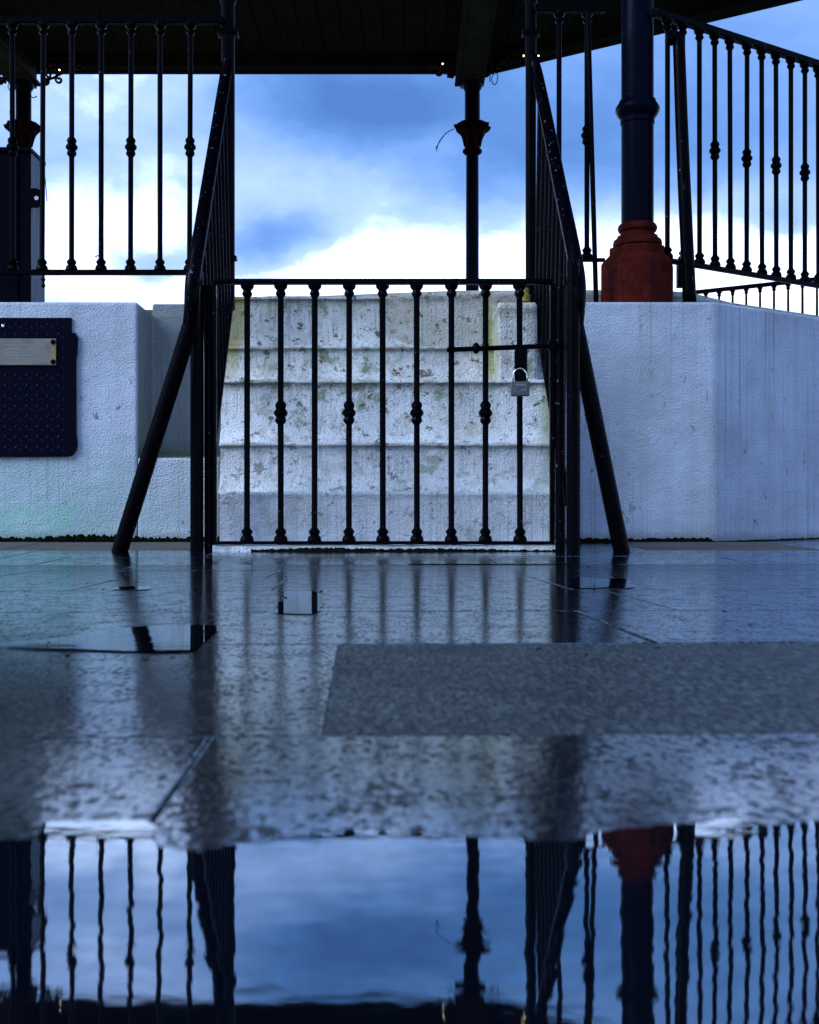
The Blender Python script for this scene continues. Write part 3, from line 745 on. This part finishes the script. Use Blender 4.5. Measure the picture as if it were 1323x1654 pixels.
# ceiling boards clipped to the eave polygon
def clip(poly, ax, v, keep_gt):
    out = []
    for i in range(len(poly)):
        a, b_ = poly[i], poly[(i + 1) % len(poly)]
        ia, ib = (a[ax] >= v) == keep_gt, (b_[ax] >= v) == keep_gt
        if ia: out.append(a)
        if ia != ib:
            u = (v - a[ax]) / (b_[ax] - a[ax]); out.append((a[0] + (b_[0] - a[0]) * u, a[1] + (b_[1] - a[1]) * u))
    return out
x = -9.9
while x < 6.8:
    wd = .24; pz = clip(clip(e2, 0, x + .006, True), 0, x + wd - .006, False)
    if len(pz) > 2:
        bm = NB(); zz = ZE + .06 + random.uniform(-.003, .003); prism(bm, pz, zz, zz + .02); link('ceiling_board', bm, M_CEIL, roof)
    x += wd
# beams running from the far columns towards the front
for xr, xl in ((PX(784, 14.3), PX(736, 14.3)), (-4.5, -4.86)):
    bm = NB(); box(bm, xl + .07, xr - .06, 5.6, 14.62, COLZT, ZE + .059)
    bw = link('beam', bm, M_BEAM, roof)
    bm = NB(); box(bm, xl, xl + .068, 5.6, 14.60, COLZT + .02, COLZT + .05); box(bm, xr - .058, xr, 5.6, 14.60, COLZT + .02, COLZT + .05); link('beam_moulding', bm, M_BEAM, bw)
bm = NB(); box(bm, -4.48, PX(736, 14.3) - .01, 14.36, 14.50, COLZT + .18, ZE + .058); link('ring_beam', bm, M_CEIL, roof)
bm = NB(); prism(bm, [(PX(790, 14.3), 14.42), (4.0, 12.4), (4.1, 12.54), (PX(790, 14.3), 14.56)], COLZT + .2, ZE + .058); link('ring_beam', bm, M_CEIL, roof)
put_base(roof, (-1.75, 10.1, ZE))

# scrollwork brackets
M_SCROLL = simple('scroll_iron', (.05, .018, .014), .5, 0, 20, .4)
def scroll(cx, cz, r, turns, a0, sgn):
    return [(cx + sgn * (r * (1 - .75 * k / 22)) * math.cos(a0 + turns * 2 * PI * k / 22), cz + (r * (1 - .75 * k / 22)) * math.sin(a0 + turns * 2 * PI * k / 22)) for k in range(23)]
def bracket(origin, ux, uy, label, n=1.0):
    root = thing('scroll_bracket', label, 'bracket', 'scrolled iron brackets under the roof')
    def pt(q): return Vector((origin[0] + ux * q[0], origin[1] + uy * q[0], origin[2] + q[1]))
    bm = NB(); tube(bm, [pt((0, -.005)), pt((.60 * n, .0))], .014, 6); link('top_bar', bm, M_SCROLL, root)
    for (cx, cz, r, tn, a0, sg) in ((.47, -.085, .075, 1.2, 1.5, 1), (.30, -.13, .085, 1.2, .8, 1), (.14, -.17, .11, 1.3, 1.2, 1), (.06, -.29, .055, 1.1, 0, -1), (.22, -.26, .05, 1.1, 2, 1), (.40, -.04, .045, 1.2, 4, -1)):
        bm = NB(); tube(bm, [pt(q) for q in scroll(cx * n, cz, r * .95, tn, a0, sg)], .015, 6); link('scroll', bm, M_SCROLL, root, smooth='all')
    for (a, b_, c_) in (((.0, -.30), (.22, -.20), (.55, -.02)), ((.03, -.05), (.12, -.18), (.05, -.33))):
        bm = NB(); tube(bm, bez([pt(a), pt(b_), pt(c_)], 5), .013, 6); link('scroll', bm, M_SCROLL, root, smooth='all')
    put_base(root, origin)
bz = PZ(82, 14.3)
bracket((PX(738, 14.3), 14.30, bz), -1, 0, 'scrolled iron bracket left of the far column over the gate')
bracket((PX(779, 14.3), 14.30, bz), .84, -.54, 'scrolled iron bracket right of the far column, angled along the rising eave')
bracket((PX(66, 14.3), 14.30, PZ(98, 14.3) + .03), 1, 0, 'scrolled iron bracket right of the column at the left edge')
bracket((PX(10, 14.3), 14.30, PZ(98, 14.3) + .03), -.84, -.54, 'scrolled iron bracket at the extreme left edge under the eave')

# tiny eave lamps that are lit
m, t_, b = mat('lit_bulb'); b.inputs['Emission Color'].default_value = (1, .82, .5, 1); b.inputs['Emission Strength'].default_value = 4; b.inputs['Base Color'].default_value = (.8, .7, .5, 1); M_BULB = m
for (px, py, lab) in ((96, 113, 'tiny lit bulb under the eave beside the left scroll bracket'), (715, 103, 'tiny lit bulb inside the scroll bracket left of the far column'),
                      (846, 90, 'tiny warm lit bulb left of the right stair post top'), (870, 90, 'tiny pale lit bulb right of the right stair post top')):
    d = 14.22 if px < 800 else 13.9
    lp = thing('eave_lamp', lab, 'lamp', 'small lit bulbs under the eave')
    c = P(px, py, d)
    bm = NB(); bmesh.ops.create_icosphere(bm, subdivisions=1, radius=.010); link('bulb', bm, M_BULB, lp, smooth='all', loc=c)
    bm = NB(); tube(bm, [c + Vector((0, 0, .012)), Vector((c.x, c.y, ZE + .06))], .005, 6); link('cord', bm, M_IRON, lp)
    put_base(lp, c)

# cable ties and loose cable ends
def cable(label, paths, r=.005, d=14.1, cat='cable', mt=None):
    bm = NB()
    for pth in paths: tube(bm, bez([P(a, b_, d) for a, b_ in pth], 5), r, 6)
    tag(link('loose_cable', bm, mt or M_CABLE, smooth='all'), label, cat)
cable('loose blue cable end drooping left from the capital of the far column over the gate', [[(734, 208), (722, 214), (712, 226), (704, 240)], [(716, 220), (709, 230), (705, 244)]], .006, 14.2)
cable('two blue cable ties dangling under the eave right of the far column', [[(792, 118), (791, 132)], [(798, 119), (794, 127), (797, 136), (802, 134), (804, 122), (799, 116)]], .006, 14.2)
cable('thin cable loop hanging left of the far left column above the cabinet', [[(16, 132), (13, 140), (17, 147), (19, 140)], [(20, 160), (16, 180), (19, 200)]], .005, 14.1)
cable('dark wire end sticking out right of the far left column below its top', [[(48, 154), (54, 158), (60, 155)]], .006, 14.1, 'cable', M_IRON)
cable('thin blue wire hanging beside the balustrade bar next to the cabinet', [[(71, 268), (74, 300), (76, 325)]], .0022, 6.0)
sbx = thing('switch_box', 'small dark box on a stub at the roof edge left of the far column top', 'box')
bm = NB(); c0 = P(726, 121, 14.35); box(bm, c0.x - .03, c0.x + .03, c0.y - .03, c0.y + .03, c0.z - .03, c0.z + .03); bevel(link('box_body', bm, M_IRON, sbx), .006)
bm = NB(); tube(bm, [c0, P(740, 119, 14.35)], .012, 6); link('stub', bm, M_IRON, sbx); put_base(sbx, c0)

# ------------------------------------------------------------------ leaning pipe by the big column
pp = thing('leaning_pipe', 'thick black pipe with a bent top leaning beside the big column on the wall', 'pipe')
bm = NB(); tube(bm, bez([P(1080, 63, 5.93), P(1088, 58, 5.93), P(1095, 64, 5.93), P(1097, 82, 5.93), P(1101, 200, 5.92), P(1107, 340, 5.90), P(1114, 488, 5.88)], 6), [.0265 + .007 * min(1, k / 36) for k in range(37)], 16)
link('pipe', bm, M_IRON, pp, smooth='all')
bm = NB(); a = P(1080, 63, 5.93); tube(bm, [a + Vector((-.012, 0, 0)), a + Vector((.02, 0, 0))], .032, 14); link('end_cap', bm, M_IRON, pp, smooth=True)
rbox('shoe_plate', PX(1092, 6.0), PX(1106, 6.0), 5.95, 6.0, PZ(466, 6.0), PZ(424, 6.0), M_IRON, pp)
rbox('foot_plate', PX(1114, 5.88) - .05, PX(1114, 5.88) + .05, 5.84, 5.93, 1.2222, 1.229, M_IRON, pp)
put_base(pp, (PX(1114, 5.88), 5.88, 1.222))

# ------------------------------------------------------------------ cabinet at the left edge
cb = thing('cabinet', 'dark navy metal cabinet standing on the left wall behind the balustrade', 'cabinet')
CD = 6.12
x0, x1 = PX(-190, CD), PX(49.5, CD)
rbox('cabinet_body', x0, x1, CD, CD + .228, 1.2225, PZ(246, CD), M_CABI, cb, .006)
rbox('cabinet_top', x0 - .02, x1 + .008, CD - .02, CD + .235, PZ(246, CD), PZ(239, CD), M_CABI, cb, .004)
dr = rbox('door', x0 + .02, PX(30, CD), CD - .012, CD - .001, 1.25, PZ(252, CD), M_CABI, cb, .003)
sp2 = rbox('side_panel', x1 + .0005, x1 + .004, CD + .004, CD + .226, 1.2225, PZ(247, CD), M_BOARD, cb, .001); sp2['label'] = 'pale weathered side panel'
bm = NB()
lathe(bm, [(.050, -.006), (.050, .006)], 18); bmesh.ops.rotate(bm, verts=bm.verts[:], cent=(0, 0, 0), matrix=Matrix.Rotation(R(90), 3, 'X'))
h_ = link('hinge_lug', bm, M_CABI, cb, smooth=True, loc=P(56, 320, CD - .008))
bm = NB(); lathe(bm, [(.011, -.002), (.011, .002)], 12); bmesh.ops.rotate(bm, verts=bm.verts[:], cent=(0, 0, 0), matrix=Matrix.Rotation(R(90), 3, 'X'))
link('hinge_eye', bm, M_STEEL, cb, loc=P(59, 320, CD - .018))
put_base(cb, ((x0 + x1) / 2, CD + .2, 1.222))

# ------------------------------------------------------------------ access panel with chequer treads, plaque
ap_ = thing('access_panel', 'black chequered metal access panel set in the white wall at left', 'metal panel')
AD = YF - .012
xl, xr = -2.62, PX(115.5, AD); zt, zb = PZ(513, AD), PZ(737, AD)
rbox('door_plate', xl, xr, AD, YF - .0005, zb + .006, zt, M_CABI, ap_, .004)
bm = NB()
yy0, yy1 = AD - .004, YF - .0012
pts = [(113, 545), (117, 538), (121, 537.5), (125, 544), (124.5, 570), (122.5, 580), (123, 700), (125, 718), (123, 727), (117, 735), (110, 737.5), (60, 738), (0, 738), (-140, 738), (-140, 731), (60, 731), (113, 731)]
va = [bm.verts.new((PX(a, AD), yy0, PZ(b_, AD))) for a, b_ in pts]; vb = [bm.verts.new((PX(a, AD), yy1, PZ(b_, AD))) for a, b_ in pts]
bm.faces.new(va); bm.faces.new(vb[::-1])
for i in range(len(pts)): bm.faces.new((va[i], vb[i], vb[(i + 1) % len(pts)], va[(i + 1) % len(pts)]))
bmesh.ops.recalc_face_normals(bm, faces=bm.faces[:]); link('frame', bm, M_CABI, ap_)
bm = NB()
def tread(px, py, ang_, ln=6.4, wd=1.35):
    dx, dy = math.cos(ang_), math.sin(ang_); c0 = Vector((PX(px, AD), 0, PZ(py, AD))); s_ = AD / F
    e = Vector((dx, 0, dy)) * ln * s_; nn_ = Vector((-dy, 0, dx)) * wd * s_
    b0 = [bm.verts.new((q.x, AD + .0008, q.z)) for q in (c0 - e, c0 - nn_, c0 + e, c0 + nn_)]
    tp = [bm.verts.new((q.x, AD - .0032, q.z)) for q in (c0 - e * .55, c0 + e * .55)]
    bm.faces.new((b0[0], b0[1], tp[1], tp[0])); bm.faces.new((b0[1], b0[2], tp[1])); bm.faces.new((b0[2], b0[3], tp[0], tp[1])); bm.faces.new((b0[3], b0[0], tp[0]))
for r_ in range(14):
    for c_ in range(-9, 7):
        px = 26 + c_ * 17.2; py = 522.5 + r_ * 16.6
        if px > 111 or py > 731: continue
        if not (541 < py < 597 and px < 94): tread(px, py, R(50))
        px2, py2 = px - 8.5 + 16, py + 6
        if px2 < 111 and py2 < 731 and not (541 < py2 < 597 and px2 < 94): tread(px2, py2, R(-32))
bmesh.ops.recalc_face_normals(bm, faces=bm.faces[:])
tt = link('tread_pattern', bm, None, ap_); tt['kind'] = 'stuff'
tt.data.materials.append(iron('worn_tread_sheen', (.010, .014, .12), .3, .70))  # blue reflection on the worn treads, painted as their base colour
bm = NB(); box(bm, PX(3, AD), PX(8, AD), AD - .010, AD - .0042, PZ(529, AD), PZ(524, AD)); bevel(link('latch', bm, M_STEEL, ap_, smooth=True), .003)
put_base(ap_, (-2.1, AD, zb))
pq = thing('plaque', 'tarnished metal plaque with faint engraved lines and yellow rust on the black panel', 'plaque')
QD = AD - .005
rbox('plaque_plate', PX(-38, QD), PX(91, QD), QD - .005, QD, PZ(590, QD), PZ(547, QD), M_PLAQ, pq, .0015)
bm = NB()
for (py, a, b_) in ((557.5, 6, 78), (564, 7, 55), (569, 16, 44), (574.5, 9, 49), (579.5, 8, 50)):
    x = a
    while x < b_:
        w1 = random.uniform(1.0, 2.2)
        if random.random() > .14:
            box(bm, PX(x, QD), PX(x + w1, QD), QD - .0058, QD - .0049, PZ(py + 1.4, QD), PZ(py - random.uniform(.4, 1.4), QD))
            x += w1 + .6
        else: x += 2.6
link('engraved_lines', bm, M_LETTER, pq)['kind'] = 'stuff'
for (px, py) in ((86, 552.5), (86, 584.5), (-32, 552.5), (-32, 584.5)):
    bm = NB(); lathe(bm, [(.0125, 0), (.0125, .003), (.009, .006)], 10); bmesh.ops.rotate(bm, verts=bm.verts[:], cent=(0, 0, 0), matrix=Matrix.Rotation(R(90), 3, 'X'))
    link('bolt', bm, M_IRON, pq, smooth=True, loc=P(px, py, QD - .005))
put_base(pq, P(27, 590, QD))

# small yellow rusty stub at the top of the steps
rs = thing('rusty_stub', 'small yellow rusty stub standing on the cheek block beside the right stair post', 'pipe stub')
bm = NB(); c0 = P(849, 487, 5.72); lathe(bm, [(.022, 0), (.024, .03), (.014, .04), (.017, .06), (.006, .066)], 10, c0); link('stub_body', bm, M_RUST, rs, smooth=True); put_base(rs, c0)
# grit and small leaves on the wet paving
M_LEAF = simple('dead_leaf', (.012, .006, .003), .5, 0, 60, .5)
bm = NB()
for k in range(60):
    y = random.uniform(1.0, 4.8); x = random.uniform(-.36, .36) * y; s_ = random.uniform(.002, .006); a = random.random() * 6
    vv = [bm.verts.new((x + s_ * math.cos(a + q) * (1 if q % 3 else 1.7), y + s_ * math.sin(a + q), gz(y) + .0025 + random.random() * .004)) for q in (0, 1.2, 2.5, 3.8, 5)]
    bm.faces.new(vv)
dbr = link('leaf_litter', bm, M_LEAF); dbr['kind'] = 'stuff'
